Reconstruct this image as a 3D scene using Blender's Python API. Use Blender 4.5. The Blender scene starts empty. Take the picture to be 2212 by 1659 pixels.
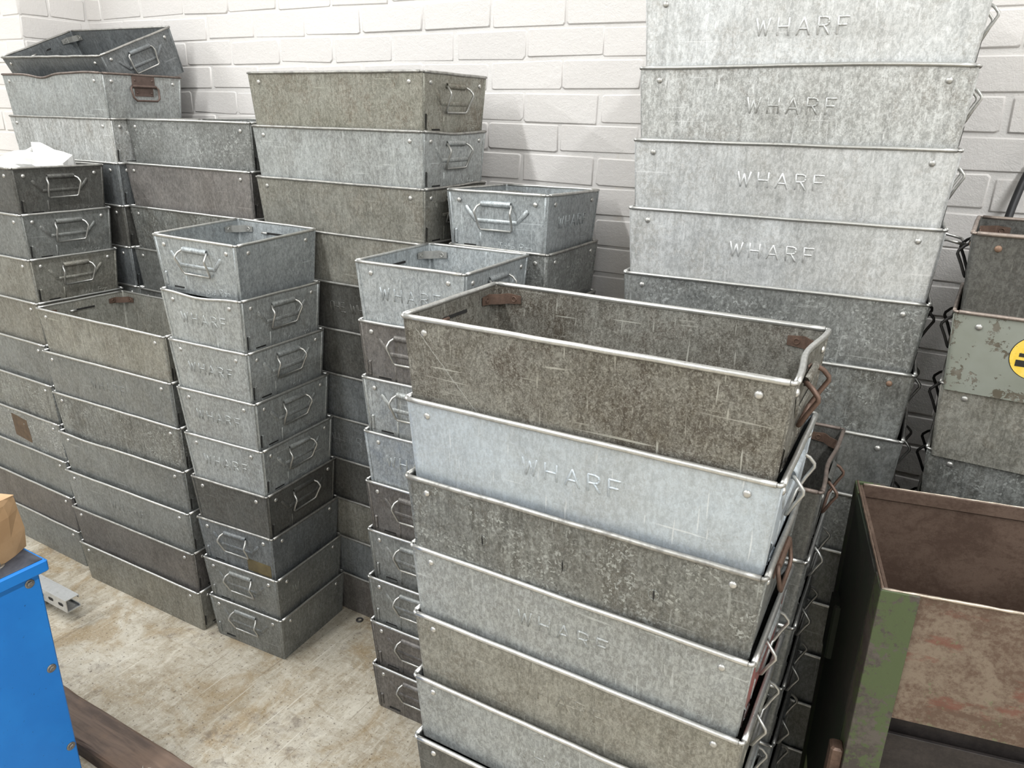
import bpy, math, random
from mathutils import Vector, Matrix
R = math.radians
random.seed(7)
SC = bpy.context.scene
COL = SC.collection

# ------------------------------------------------------------------ camera, world, lamps, exposure
# World frame: x runs along the back wall (to the right), y runs into the wall, z is up; metres.
YAW = R(150.6); PITCH = 0.342223; ROLL = 0.0230703; FPX = 1615.414; CAMZ = 1.44105
def to_world(v):
    ua = (-math.cos(YAW), -math.sin(YAW)); ub = (math.sin(YAW), -math.cos(YAW))
    return Vector((v[0]*ua[0]+v[1]*ua[1], v[0]*ub[0]+v[1]*ub[1], v[2]))
_x = Vector((1, 0, 0)); _f = Vector((0, math.cos(PITCH), -math.sin(PITCH))); _d = Vector((0, -math.sin(PITCH), -math.cos(PITCH)))
_right = to_world(_x*math.cos(ROLL) - _d*math.sin(ROLL))
_down = to_world(_x*math.sin(ROLL) + _d*math.cos(ROLL))
_fwd = to_world(_f)
cam_data = bpy.data.cameras.new('camera')
cam_data.sensor_width = 36; cam_data.lens = FPX/2212*36; cam_data.clip_start = 0.02
cam = bpy.data.objects.new('camera', cam_data); COL.objects.link(cam)
M = Matrix.Identity(4)
for i in range(3):
    M[i][0] = _right[i]; M[i][1] = -_down[i]; M[i][2] = -_fwd[i]
M[2][3] = CAMZ
cam.matrix_world = M
SC.camera = cam

world = bpy.data.worlds.new('world'); SC.world = world; world.use_nodes = True
world.node_tree.nodes['Background'].inputs[0].default_value = (0.80, 0.90, 1.0, 1)
world.node_tree.nodes['Background'].inputs[1].default_value = 0.05

def batten(x, y0, y1, z, power, col=(0.965, 0.99, 1.0)):
    """a long ceiling batten running square to the back wall"""
    ld = bpy.data.lights.new('ceiling_batten', 'AREA'); ld.shape = 'RECTANGLE'
    ld.size = 0.10; ld.size_y = y1-y0; ld.energy = power; ld.color = col
    o = bpy.data.objects.new('ceiling_batten', ld); COL.objects.link(o)
    o.location = (x, (y0+y1)/2, z)
    return o
LAMP_Z = 3.12
batten(-1.60, -4.2, 1.45, LAMP_Z, 98)
batten(0.95, -4.2, 1.45, LAMP_Z, 92)
batten(-4.15, -4.2, 1.45, LAMP_Z, 120)
batten(3.50, -4.2, 1.45, LAMP_Z, 110)

SC.view_settings.view_transform = 'Standard'
SC.view_settings.look = 'None'
SC.view_settings.exposure = 0.54
SC.view_settings.gamma = 1
SC.view_settings.use_curve_mapping = False

cy = SC.cycles
cy.max_bounces = 4; cy.diffuse_bounces = 2; cy.glossy_bounces = 2; cy.transmission_bounces = 1
cy.use_adaptive_sampling = True; cy.adaptive_threshold = 0.09
cy.caustics_reflective = False; cy.caustics_refractive = False

# ------------------------------------------------------------------ helpers
def link(o, parent=None):
    COL.objects.link(o)
    if parent is not None: o.parent = parent
    return o
def mesh(name, verts, faces, mat=None, smooth=False, mats=None, fm=None):
    me = bpy.data.meshes.new(name); me.from_pydata([tuple(v) for v in verts], [], faces)
    for m in (mats or ([mat] if mat else [])): me.materials.append(m)
    if smooth: me.polygons.foreach_set('use_smooth', [True]*len(me.polygons))
    if fm: me.polygons.foreach_set('material_index', fm)
    me.update(); return me
def obj(name, me, parent=None, mat=None, m=None):
    o = bpy.data.objects.new(name, me); link(o, parent)
    if m is not None: o.matrix_basis = m
    if mat is not None:
        if not me.materials: me.materials.append(mat)
        o.material_slots[0].link = 'OBJECT'; o.material_slots[0].material = mat
    return o
def empty(name, loc, rot=(0, 0, 0)):
    o = bpy.data.objects.new(name, None); o.empty_display_size = .05; link(o)
    o.location = loc; o.rotation_euler = rot; return o
def tag(o, label, cat=None, group=None, kind=None):
    if label: o['label'] = label
    if cat: o['category'] = cat
    if group: o['group'] = group
    if kind: o['kind'] = kind
    return o
class MB:
    """collects verts and faces for one mesh"""
    def __init__(s): s.v = []; s.f = []
    def add(s, vs, fs):
        n = len(s.v); s.v += [tuple(v) for v in vs]; s.f += [tuple(i+n for i in f) for f in fs]; return s
    def box(s, lo, hi, bevel=0):
        x0, y0, z0 = lo; x1, y1, z1 = hi
        if bevel <= 0:
            vs = [(x0,y0,z0),(x1,y0,z0),(x1,y1,z0),(x0,y1,z0),(x0,y0,z1),(x1,y0,z1),(x1,y1,z1),(x0,y1,z1)]
            return s.add(vs, [(0,3,2,1),(4,5,6,7),(0,1,5,4),(1,2,6,5),(2,3,7,6),(3,0,4,7)])
        b = bevel; vs = []
        for z, i in ((z0, b), (z0+b, 0), (z1-b, 0), (z1, b)):
            c = b
            vs += [(x0+i+c,y0+i,z),(x1-i-c,y0+i,z),(x1-i,y0+i+c,z),(x1-i,y1-i-c,z),(x1-i-c,y1-i,z),(x0+i+c,y1-i,z),(x0+i,y1-i-c,z),(x0+i,y0+i+c,z)]
        fs = [tuple(reversed(range(8))), tuple(range(24, 32))]
        for r in range(3):
            for k in range(8):
                a = r*8+k; d = r*8+(k+1) % 8; fs.append((a, d, d+8, a+8))
        return s.add(vs, fs)
    def tube(s, pts, r, n=8, cap=True, closed=False):
        pts = [Vector(p) for p in pts]; m = len(pts); rings = []
        prev = None
        for i, p in enumerate(pts):
            if closed: t = pts[(i+1) % m]-pts[i-1]
            else: t = pts[min(i+1, m-1)]-pts[max(i-1, 0)]
            t.normalize()
            if prev is None:
                a = Vector((0, 0, 1)) if abs(t.z) < .9 else Vector((1, 0, 0))
                u = t.cross(a).normalized()
            else:
                u = (prev-t*prev.dot(t)).normalized()
            prev = u; w = t.cross(u)
            rr = r[i] if isinstance(r, (list, tuple)) else r
            rings.append([p+u*rr*math.cos(2*math.pi*k/n)+w*rr*math.sin(2*math.pi*k/n) for k in range(n)])
        vs = [v for q in rings for v in q]; fs = []
        for i in range(m if closed else m-1):
            for k in range(n):
                a = i*n+k; b = i*n+(k+1) % n; c = ((i+1) % m)*n; fs.append((a, b, c+(k+1) % n, c+k))
        if cap and not closed:
            fs.append(tuple(reversed(range(n)))); fs.append(tuple(range((m-1)*n, m*n)))
        return s.add(vs, fs)
    def ridge(s, pts, w, h):
        """a raised rounded rib pressed out of a sheet: pts are (s, z), proud towards -y"""
        for (a, b) in zip(pts[:-1], pts[1:]):
            a = Vector(a); b = Vector(b); t = (b-a).normalized(); q = Vector((-t.y, t.x)); vs = []
            for p, e in ((a-t*w*.45, 0), (a, 1), (b, 1), (b+t*w*.45, 0)):
                for o, d in ((-1, -.0004), (-.62, h*.72), (0, h), (.62, h*.72), (1, -.0004)):
                    c = p+q*o*w*.5*(1 if e else .55); vs.append((c.x, -(d if e else -.0004), c.y))
            fs = []
            for i in range(3):
                for k in range(4): fs.append((i*5+k, i*5+k+1, i*5+k+6, i*5+k+5))
            s.add(vs, fs)
        return s
    def mesh(s, name, mat=None, smooth=False): return mesh(name, s.v, s.f, mat, smooth)

# ------------------------------------------------------------------ materials
def C(*c): return tuple(c)+((1,) if len(c) == 3 else ())
class NT:
    def __init__(s, name):
        s.m = bpy.data.materials.new(name); s.m.use_nodes = True; s.t = s.m.node_tree
        s.b = s.t.nodes['Principled BSDF']
        s.tc = s.n('ShaderNodeTexCoord'); s.oi = s.n('ShaderNodeObjectInfo')
    def n(s, typ, **kw):
        x = s.t.nodes.new(typ)
        for k, v in kw.items(): setattr(x, k, v)
        return x
    def l(s, a, b): s.t.links.new(a, b)
    def put(s, sock, v):
        if hasattr(v, 'is_linked') or hasattr(v, 'links'): s.l(v, sock)
        else: sock.default_value = v
    def coords(s, jitter=True, scale=(1, 1, 1), rot=(0, 0, 0)):
        src = s.tc.outputs['Object']
        if jitter:
            v = s.n('ShaderNodeVectorMath', operation='MULTIPLY'); v.inputs[1].default_value = (13.7, 7.3, 5.1)
            s.l(s.oi.outputs['Random'], v.inputs[0])
            a = s.n('ShaderNodeVectorMath', operation='ADD'); s.l(src, a.inputs[0]); s.l(v.outputs[0], a.inputs[1]); src = a.outputs[0]
        mp = s.n('ShaderNodeMapping'); mp.inputs['Scale'].default_value = scale; mp.inputs['Rotation'].default_value = rot
        s.l(src, mp.inputs[0]); return mp.outputs[0]
    def noise(s, co, scale, detail=4, rough=.6, dist=0):
        x = s.n('ShaderNodeTexNoise'); s.l(co, x.inputs['Vector']); x.inputs['Scale'].default_value = scale
        x.inputs['Detail'].default_value = detail; x.inputs['Roughness'].default_value = rough; x.inputs['Distortion'].default_value = dist
        return x.outputs['Fac']
    def vor(s, co, scale, out='Color', feature='F1'):
        x = s.n('ShaderNodeTexVoronoi', feature=feature); s.l(co, x.inputs['Vector']); x.inputs['Scale'].default_value = scale
        return x.outputs[out]
    def rng(s, f, a, b, c=0., d=1.):
        x = s.n('ShaderNodeMapRange'); x.clamp = True
        s.put(x.inputs[0], f)
        for i, v in enumerate((a, b, c, d)): x.inputs[i+1].default_value = v
        return x.outputs[0]
    def math(s, op, a, b=0.):
        x = s.n('ShaderNodeMath', operation=op); s.put(x.inputs[0], a); s.put(x.inputs[1], b); return x.outputs[0]
    def mix(s, f, a, b, mode='MIX'):
        x = s.n('ShaderNodeMix', data_type='RGBA', blend_type=mode)
        s.put(x.inputs[0], f); s.put(x.inputs[6], a); s.put(x.inputs[7], b); return x.outputs[2]
    def done(s, col, rough, metal=0., bump=None, strength=.2, dist=.002, spec=None):
        s.put(s.b.inputs['Base Color'], col); s.put(s.b.inputs['Roughness'], rough); s.put(s.b.inputs['Metallic'], metal)
        if spec is not None: s.b.inputs['Specular IOR Level'].default_value = spec
        if bump is not None:
            x = s.n('ShaderNodeBump'); x.inputs['Strength'].default_value = strength; x.inputs['Distance'].default_value = dist
            s.l(bump, x.inputs['Height']); s.l(x.outputs[0], s.b.inputs['Normal'])
        return s.m

def galv(name, light, dark, stain=(.10, .075, .05), amt=.35, streak=.3, spangle=0., sscale=120, metal=.5, rough=.47, fleck=.2, scratch=.35, mott=.5, film=.35, line=None):
    """weathered galvanised sheet: zinc bloom, run marks, rust film, spangle flakes, scratches"""
    t = NT(name); co = t.coords()
    big = t.noise(co, 7, 3, .62, .4); mid = t.noise(co, 34, 4, .7)
    col = t.mix(t.rng(t.math('ADD', t.math('MULTIPLY', big, .65), t.math('MULTIPLY', mid, .35)), .38, .62), C(*dark), C(*light))
    # broad brown film in patches
    wide = t.noise(t.coords(scale=(1, 1, .7)), 4.6, 4, .66, .5)
    tint = [d*.55+s*.75 for d, s in zip(dark, stain)]
    col = t.mix(t.rng(t.math('ADD', t.math('MULTIPLY', wide, .75), t.math('MULTIPLY', mid, .25)), .47, .63, 0, film), col, C(*tint))
    run = t.noise(t.coords(scale=(1, 1, .09)), 95, 3, .65)
    col = t.mix(t.math('MULTIPLY', t.rng(run, .5, .72), streak), col, C(*[c*.55 for c in dark]))
    run2 = t.noise(t.coords(scale=(1, 1, .12), rot=(.05, 0, 0)), 60, 2, .6)
    col = t.mix(t.math('MULTIPLY', t.rng(run2, .52, .75), streak*.8), col, C(*[min(1, c*1.35) for c in light]))
    blot = t.noise(co, 13, 5, .72, .8); fine = t.noise(co, 150, 3, .75)
    mask = t.math('MULTIPLY', t.rng(t.math('ADD', t.math('MULTIPLY', blot, .6), t.math('MULTIPLY', fine, .4)), .5, .62), amt)
    col = t.mix(mask, col, C(*stain))
    mo = t.noise(t.coords(scale=(1, 1, .55)), 190, 4, .75, .5)
    col = t.mix(t.rng(mo, .46, .70, 0, mott), col, C(*[min(1, c*1.45) for c in light]))
    col = t.mix(t.rng(mo, .54, .30, 0, mott), col, C(*[c*.5 for c in dark]))
    grain = t.noise(co, 420, 2, .7)
    col = t.mix(t.math('MULTIPLY', t.rng(grain, .56, .7), fleck), col, C(*[min(1, c*1.6) for c in light]))
    col = t.mix(t.math('MULTIPLY', t.rng(grain, .46, .33), fleck*.9), col, C(*[c*.4 for c in dark]))
    if spangle:
        cw = t.n('ShaderNodeVectorMath', operation='ADD'); nz = t.n('ShaderNodeTexNoise'); t.l(t.coords(scale=(1, 1, .75)), nz.inputs['Vector']); nz.inputs['Scale'].default_value = 150; nz.inputs['Detail'].default_value = 1
        sc_ = t.n('ShaderNodeVectorMath', operation='SCALE'); sc_.inputs['Scale'].default_value = .010; t.l(nz.outputs['Color'], sc_.inputs[0])
        t.l(co, cw.inputs[0]); t.l(sc_.outputs[0], cw.inputs[1])
        v = t.vor(cw.outputs[0], sscale)
        bw = t.n('ShaderNodeSeparateColor'); t.l(v, bw.inputs[0])
        sp = t.rng(bw.outputs[0], .70, .98); patch = t.rng(t.noise(co, 18, 2), .40, .58)
        col = t.mix(t.math('MULTIPLY', t.math('MULTIPLY', sp, patch), spangle), col, C(*[min(1, c*1.8) for c in light]))
        col = t.mix(t.math('MULTIPLY', t.rng(bw.outputs[1], .6, .95), spangle*.5), col, C(*[c*.5 for c in dark]))
    sv = t.rng(t.noise(t.coords(scale=(1, 1, .04), rot=(.7, .55, .3)), 210, 1, .5), .70, .76)
    sv2 = t.rng(t.noise(t.coords(scale=(.04, .04, 1), rot=(.2, -.35, .2)), 190, 1, .5), .71, .77)
    col = t.mix(t.math('MULTIPLY', t.math('MAXIMUM', sv, sv2), scratch), col, C(*[min(1, c*1.8) for c in light]))
    if line:
        (x0, z0), (x1, z1), wd = line; L = math.hypot(x1-x0, z1-z0); nx, nz = -(z1-z0)/L, (x1-x0)/L
        sx = t.n('ShaderNodeSeparateXYZ'); t.l(t.tc.outputs['Object'], sx.inputs[0])
        dd = t.math('ADD', t.math('ADD', t.math('MULTIPLY', sx.outputs[0], nx), t.math('MULTIPLY', sx.outputs[2], nz)), -(x0*nx+z0*nz))
        dd = t.math('ADD', dd, t.math('MULTIPLY', t.math('SUBTRACT', t.noise(t.tc.outputs['Object'], 60, 3), .5), .006))
        lm = t.math('MULTIPLY', t.rng(t.math('ABSOLUTE', dd), wd, wd*.4), t.math('MULTIPLY', t.rng(sx.outputs[1], -.10, -.12), t.rng(sx.outputs[2], .124, .118)))
        col = t.mix(t.math('MULTIPLY', lm, .85), col, C(.42, .42, .39))
    br = t.rng(t.oi.outputs['Random'], 0, 1, .93, 1.07)
    x = t.n('ShaderNodeHueSaturation'); t.l(col, x.inputs['Color']); t.l(br, x.inputs['Value'])
    rg = t.rng(t.math('ADD', t.math('MULTIPLY', blot, .5), t.math('MULTIPLY', mid, .5)), .35, .65, rough-.1, rough+.16)
    mt = t.math('MULTIPLY', t.rng(mask, 0, 1, 1, .2), metal)
    return t.done(x.outputs[0], rg, mt, t.noise(co, 55, 2, .7), .2, .0011)

LOOK = {
 'bright':  galv('galvanised_bright', (.72,.735,.735), (.55,.56,.55), (.27,.235,.185), .42, .42, fleck=.24, film=.32, mott=.4),
 'streak':  galv('galvanised_run_marked', (.60,.61,.60), (.37,.37,.35), (.19,.155,.115), .45, .6, fleck=.3),
 'blue':    galv('galvanised_blue_bloom', (.55,.61,.66), (.46,.50,.53), (.30,.27,.22), .22, .2, fleck=.14, mott=.28, film=.25),
 'cool':    galv('galvanised_cool_grey', (.46,.49,.50), (.335,.36,.37), (.18,.165,.14), .3, .35, metal=.6, film=.3),
 'light':   galv('galvanised_light_grey', (.43,.45,.445), (.30,.31,.30), (.17,.15,.12), .35, .35, film=.4),
 'grey':    galv('galvanised_mid_grey', (.275,.285,.275), (.185,.19,.18), (.11,.097,.076), .4, .35, film=.4),  # kept dark so tubs near the floor carry the dimmer light in their colour
 'olive':   galv('galvanised_olive_film', (.325,.32,.285), (.205,.198,.168), (.12,.094,.062), .55, .5, fleck=.3),
 'rusty':   galv('galvanised_rust_speckle', (.35,.345,.30), (.235,.228,.185), (.125,.085,.05), .75, .45, fleck=.45),
 'dark':    galv('galvanised_dark_tarnish', (.145,.145,.135), (.088,.086,.078), (.055,.044,.033), .5, .35, fleck=.3),
 'slate':   galv('galvanised_slate_grey', (.225,.24,.245), (.145,.155,.16), (.08,.073,.062), .4, .45, fleck=.25),
 'brown':   galv('galvanised_brown_tinge', (.20,.188,.175), (.13,.121,.112), (.075,.058,.046), .45, .3),
 'taupe':   galv('galvanised_taupe', (.285,.268,.255), (.20,.188,.178), (.13,.105,.085), .35, .3),
 'spangle': galv('galvanised_spangle', (.335,.345,.335), (.20,.205,.195), (.11,.10,.08), .3, .25, .7, 260),
 'flake':   galv('galvanised_coarse_spangle', (.29,.30,.285), (.15,.15,.138), (.09,.072,.047), .55, .75, .7, 300, film=.55),
 'mottle':  galv('galvanised_rust_mottle', (.27,.265,.235), (.105,.09,.07), (.07,.053,.037), .85, .3, .3, 330, rough=.5, fleck=.6, scratch=.8),
}
def rimmat(name, c, metal, rough, wear=.4, dk=.35):
    t = NT(name); co = t.coords()
    n1 = t.noise(co, 60, 5, .7); n2 = t.noise(co, 300, 3, .7)
    col = t.mix(t.rng(n1, .42, .66, 0, wear), C(*c), C(*[x*dk for x in c]))
    col = t.mix(t.rng(n2, .6, .75, 0, .5), col, C(*[x*.25 for x in c]))
    return t.done(col, t.rng(n1, .3, .7, rough-.08, rough+.15), metal, n2, .15, .0006)
RIM = {'zinc': rimmat('rim_zinc', (.62,.615,.59), .85, .34), 'dull': rimmat('rim_dull_zinc', (.42,.41,.385), .8, .42, .6),
       'brown': rimmat('rim_brown_rust', (.20,.16,.138), .45, .5, .6), 'copper': rimmat('rim_bare_brown', (.36,.30,.26), .6, .42, .5)}
M_RIVET = rimmat('rivet_zinc', (.62,.61,.58), .8, .36, .5)
M_RUSTRIVET = rimmat('rivet_rust', (.30,.19,.13), .4, .5)
M_WIRE = {'zinc': rimmat('handle_wire_zinc', (.52,.515,.49), .8, .36), 'rust': rimmat('handle_wire_rust', (.16,.10,.075), .4, .5),
          'dark': rimmat('handle_wire_dark', (.055,.052,.05), .3, .5)}
M_STRAP = {'zinc': rimmat('strap_zinc', (.46,.455,.43), .7, .42), 'rust': rimmat('strap_rust', (.15,.095,.07), .35, .5, .6)}
def flat(name, c, rough=.6, metal=0., var=.25, scale=30, bump=.1, spec=None):
    t = NT(name); co = t.coords(); n1 = t.noise(co, scale, 6, .65)
    col = t.mix(t.rng(n1, .35, .68), C(*[x*(1-var) for x in c]), C(*[min(1, x*(1+var*.5)) for x in c]))
    return t.done(col, rough, metal, n1, bump, .001, spec)
M_BLACK = flat('black_gap', (.012, .011, .01), .8)

def brickmat(name, base, var):
    t = NT(name); co = t.coords(jitter=False)
    n1 = t.noise(co, 5, 5, .6); n2 = t.noise(co, 75, 5, .62); n3 = t.noise(co, 330, 4, .6)
    col = t.mix(t.rng(n1, .3, .7), C(*[x*var for x in base]), C(*base))
    hs = t.n('ShaderNodeHueSaturation'); t.l(col, hs.inputs['Color']); t.l(t.rng(t.oi.outputs['Random'], 0, 1, .965, 1.02), hs.inputs['Value'])
    st = t.rng(t.noise(t.coords(False, (1, 1, .07)), 26, 4, .6), .64, .78)
    col = t.mix(t.math('MULTIPLY', st, .22), hs.outputs[0], C(.62, .50, .33))
    pit = t.rng(t.noise(co, 120, 3, .5), .71, .76)
    col = t.mix(t.math('MULTIPLY', pit, .5), col, C(.35, .32, .28))
    return t.done(col, .6, 0, t.math('ADD', t.math('MULTIPLY', n2, .65), t.math('MULTIPLY', n3, .35)), .5, .004)
M_BRICK = brickmat('painted_brick', (.74, .705, .675), .94)
M_MORTAR = brickmat('painted_mortar', (.75, .72, .69), .95)

def floormat():
    t = NT('worn_board_floor'); co = t.coords(False)
    a = t.noise(co, 2.2, 4, .62, .5); m = t.noise(co, 30, 5, .72, .6)
    b = t.noise(t.coords(False, (1, .30, 1), (0, 0, R(62))), 38, 5, .72, 1.2)
    c = t.noise(t.coords(False, (.32, 1, 1), (0, 0, R(-35))), 34, 5, .72, 1.4)
    col = t.mix(t.rng(t.math('ADD', t.math('MULTIPLY', a, .6), t.math('MULTIPLY', m, .4)), .40, .60), C(.30, .25, .175), C(.53, .49, .41))
    col = t.mix(t.rng(b, .48, .66, 0, .6), col, C(.62, .575, .48))
    col = t.mix(t.rng(c, .50, .68, 0, .5), col, C(.22, .165, .10))
    gold = t.noise(co, 4.5, 5, .7, .8)
    col = t.mix(t.rng(gold, .50, .62, 0, .6), col, C(.27, .185, .085))
    blot = t.math('ADD', t.math('MULTIPLY', t.noise(co, 3.6, 4, .7, .8), .55), t.math('MULTIPLY', m, .45))
    col = t.mix(t.rng(blot, .55, .64, 0, .65), col, C(.11, .078, .054))
    spk = t.noise(co, 120, 3, .7)
    col = t.mix(t.rng(spk, .60, .68, 0, .9), col, C(.07, .045, .03))
    col = t.mix(t.rng(t.noise(co, 200, 2, .7), .55, .72, 0, .45), col, C(.64, .60, .51))
    sc = t.rng(t.noise(t.coords(False, (1, .025, 1), (0, 0, R(52))), 130, 1, .5), .70, .76)
    sc2 = t.rng(t.noise(t.coords(False, (1, .03, 1), (0, 0, R(-68))), 120, 1, .5), .70, .76)
    col = t.mix(t.math('MULTIPLY', t.math('MAXIMUM', sc, sc2), .55), col, C(.66, .62, .53))
    ds = t.rng(t.noise(t.coords(False, (1, .025, 1), (0, 0, R(61))), 100, 1, .5), .70, .75)
    col = t.mix(t.math('MULTIPLY', ds, .4), col, C(.13, .095, .062))
    return t.done(col, t.rng(a, .3, .7, .45, .65), 0, t.math('ADD', b, t.math('MULTIPLY', spk, .5)), .25, .002)
M_FLOOR = floormat()
M_PAINT = flat('room_paint', (.55, .55, .54), .8, 0, .05, 2, 0)

# ------------------------------------------------------------------ the setting
WALL_Y = 1.83
def plane_box(name, lo, hi, mat):
    o = obj(name, MB().box(lo, hi).mesh(name, mat)); o['kind'] = 'structure'; return o
floor = plane_box('floor', (-6.2, -5.2, -.08), (4.6, 2.1, 0), M_FLOOR)
ceiling = plane_box('ceiling', (-6.2, -5.2, 3.4), (4.6, 2.1, 3.5), M_PAINT)
wall_left = plane_box('wall_left', (-6.2, -5.2, 0), (-6.0, 2.1, 3.4), M_PAINT)
wall_right = plane_box('wall_right', (4.4, -5.2, 0), (4.6, 2.1, 3.4), M_PAINT)
wall_front = plane_box('wall_front', (-6.0, -5.2, 0), (4.4, -5.0, 3.4), M_PAINT)
PIER_X, PIER_Y = -2.836, 1.590
BW, BH, JT = .2162, .0755, .0075
wall_back = plane_box('wall_back', (-6.0, WALL_Y+.0024, 0), (4.4, WALL_Y+.25, 3.4), M_MORTAR)
wall_pier = plane_box('wall_pier', (-3.30, PIER_Y+.0024, 0), (PIER_X-.0024, WALL_Y+.0024, 3.4), M_MORTAR)
for w, l in ((wall_back, 'white painted brick wall behind the stacks'), (wall_pier, 'white painted brick pier at the left'), (floor, 'worn beige floor with brown stains and scratches')): w['label'] = l

def brick_verts(w, h, rng, d=.010):
    """softly arrised front of one painted brick, centred, front at y=0"""
    x, z = w/2-JT/2, h/2-JT/2
    j = lambda a: rng.uniform(-a, a)
    rings = []
    for ins, y in ((-.002, d), (.0003, .0015), (.0026, 0.0), (.0026, 0.0)):
        xx, zz = x-ins, z-ins; c = .004
        rings.append([(-xx+c, y, -zz), (xx-c, y, -zz), (xx, y, -zz+c), (xx, y, zz-c), (xx-c, y, zz), (-xx+c, y, zz), (-xx, y, zz-c), (-xx, y, -zz+c)])
    jit = [(j(.0030), j(.0007), j(.0026)) for _ in range(8)]
    vs = [(p[0]+q[0], p[1]+(q[1] if i > 1 else 0), p[2]+q[2]) for i, r in enumerate(rings) for p, q in zip(r, jit)]
    fs = [tuple(range(24, 32))]
    for r in range(2):
        for k in range(8): fs.append((r*8+k, r*8+(k+1) % 8, r*8+8+(k+1) % 8, r*8+8+k))
    return vs, fs
_rng = random.Random(3)
BRICKS = {}
for w in (BW, BW/2):
    BRICKS[w] = [mesh('brick', *brick_verts(w, BH, _rng), M_BRICK, True) for _ in range(8)]
Z_BED = 1.6557
def lay(parent, x0, x1, z0, z1, place, first, stuff, sel):
    k0 = math.floor((z0-Z_BED)/BH); k1 = math.ceil((z1-Z_BED)/BH)
    for k in range(k0, k1):
        off = first if k % 2 == 0 else first+BW*.487
        i0 = math.floor((x0-off)/BW)-1; i1 = math.ceil((x1-off)/BW)+1
        for i in range(i0, i1):
            a, b = max(off+i*BW, x0), min(off+(i+1)*BW, x1)
            if b-a < .03: continue
            cx, cz = (a+b)/2, Z_BED+(k+.5)*BH+_rng.uniform(-.0026, .0026)
            rz, ry = R(_rng.uniform(-.35, .35)), R(_rng.uniform(-.5, .5))
            if sel(cx, cz):
                if abs(b-a-BW) < .01: me = _rng.choice(BRICKS[BW])
                else: me = mesh('brick', *brick_verts(b-a, BH, _rng), M_BRICK, True)
                obj('brick', me, parent, m=place(cx+_rng.uniform(-.004, .004), cz, _rng.uniform(-.0014, .0012), rz, ry))
            else:
                vs, fs = brick_verts(b-a, BH, _rng); mm = place(cx, cz, 0, rz, ry)
                stuff.add([mm @ Vector(v) for v in vs], fs)
def place_back(x, z, d, rz, ry): return Matrix.Translation((x, WALL_Y+d, z)) @ Matrix.Rotation(ry, 4, 'Y') @ Matrix.Rotation(rz, 4, 'Z')
rest = MB()
lay(wall_back, PIER_X, .80, 0, 2.26, place_back, -1.1205, rest, lambda x, z: z > .86 and z < 2.03 and x < .46)
lay(wall_back, .80, 1.9, 0, 2.26, place_back, -1.1205, rest, lambda x, z: False)
o = obj('brick_courses', rest.mesh('brick_courses', M_BRICK, True), wall_back); o['kind'] = 'stuff'
def place_ret(y, z, d, rz, ry): return Matrix.Translation((PIER_X-d, y, z)) @ Matrix.Rotation(R(90), 4, 'Z') @ Matrix.Rotation(ry, 4, 'Y')
def place_pf(x, z, d, rz, ry): return Matrix.Translation((x, PIER_Y+d, z)) @ Matrix.Rotation(ry, 4, 'Y')
rest = MB()
lay(wall_pier, PIER_Y+.003, WALL_Y, 0, 2.26, place_ret, PIER_Y+.003, rest, lambda x, z: 1.50 < z < 2.03)
lay(wall_pier, -3.30, PIER_X, 0, 2.26, place_pf, PIER_X-BW, rest, lambda x, z: 1.10 < z < 2.03 and x > -3.06)
o = obj('brick_courses', rest.mesh('brick_courses', M_BRICK, True), wall_pier); o['kind'] = 'stuff'

# ------------------------------------------------------------------ the tote tubs
HT = .1376
INSET_TOP, INSET_BOT = .0036, .0125
FN = [(0, -1), (1, 0), (0, 1), (-1, 0)]; FS = [(1, 0), (0, 1), (-1, 0), (0, -1)]
def face_matrix(a, b, f):
    half = (b if f in (0, 2) else a)/2-INSET_TOP
    n = Vector((*FN[f], 0)); s = Vector((*FS[f], 0)); tp = INSET_BOT-INSET_TOP
    up = (n*tp+Vector((0, 0, HT))).normalized(); out = (n*HT-Vector((0, 0, tp))).normalized()
    m = Matrix.Identity(4); o = n*half+Vector((0, 0, HT))
    for i in range(3): m[i][0] = s[i]; m[i][1] = -out[i]; m[i][2] = up[i]; m[i][3] = o[i]
    return m
FMAT = {}

# pressed lettering as stroke ribs
G_ = {'W': (.88, [[(0,1),(.22,0),(.44,.85),(.66,0),(.88,1)]]), 'H': (.70, [[(0,0),(0,1)],[(.7,0),(.7,1)],[(0,.5),(.7,.5)]]),
      'A': (.80, [[(0,0),(.4,1),(.8,0)],[(.14,.34),(.66,.34)]]),
      'R': (.66, [[(0,0),(0,1),(.42,1),(.6,.92),(.64,.75),(.6,.58),(.42,.5),(0,.5)],[(.34,.5),(.66,0)]]),
      'F': (.62, [[(0,0),(0,1),(.62,1)],[(0,.52),(.5,.52)]]), 'T': (.72, [[(0,1),(.72,1)],[(.36,1),(.36,0)]]),
      'E': (.62, [[(.62,1),(0,1),(0,0),(.62,0)],[(0,.52),(.5,.52)]]), 'P': (.64, [[(0,0),(0,1),(.42,1),(.6,.92),(.64,.75),(.6,.58),(.42,.5),(0,.5)]]),
      'L': (.58, [[(0,1),(0,0),(.58,0)]]), ' ': (.5, []),
      'o': (.52, [[(.26,.62),(.05,.5),(0,.3),(.07,.08),(.26,0),(.45,.08),(.52,.3),(.46,.52),(.26,.62)]]),
      't': (.36, [[(.16,.95),(.16,.1),(.34,0)],[(0,.62),(.34,.62)]]),
      'e': (.52, [[(0,.32),(.52,.32),(.46,.52),(.26,.62),(.06,.52),(0,.3),(.08,.08),(.26,0),(.5,.1)]]),
      'a': (.50, [[(.5,.6),(.5,0)],[(.5,.45),(.26,.62),(.04,.5),(0,.3),(.06,.08),(.26,0),(.5,.18)]]),
      'n': (.48, [[(0,0),(0,.62)],[(0,.42),(.18,.6),(.36,.6),(.48,.42),(.48,0)]])}
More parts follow.
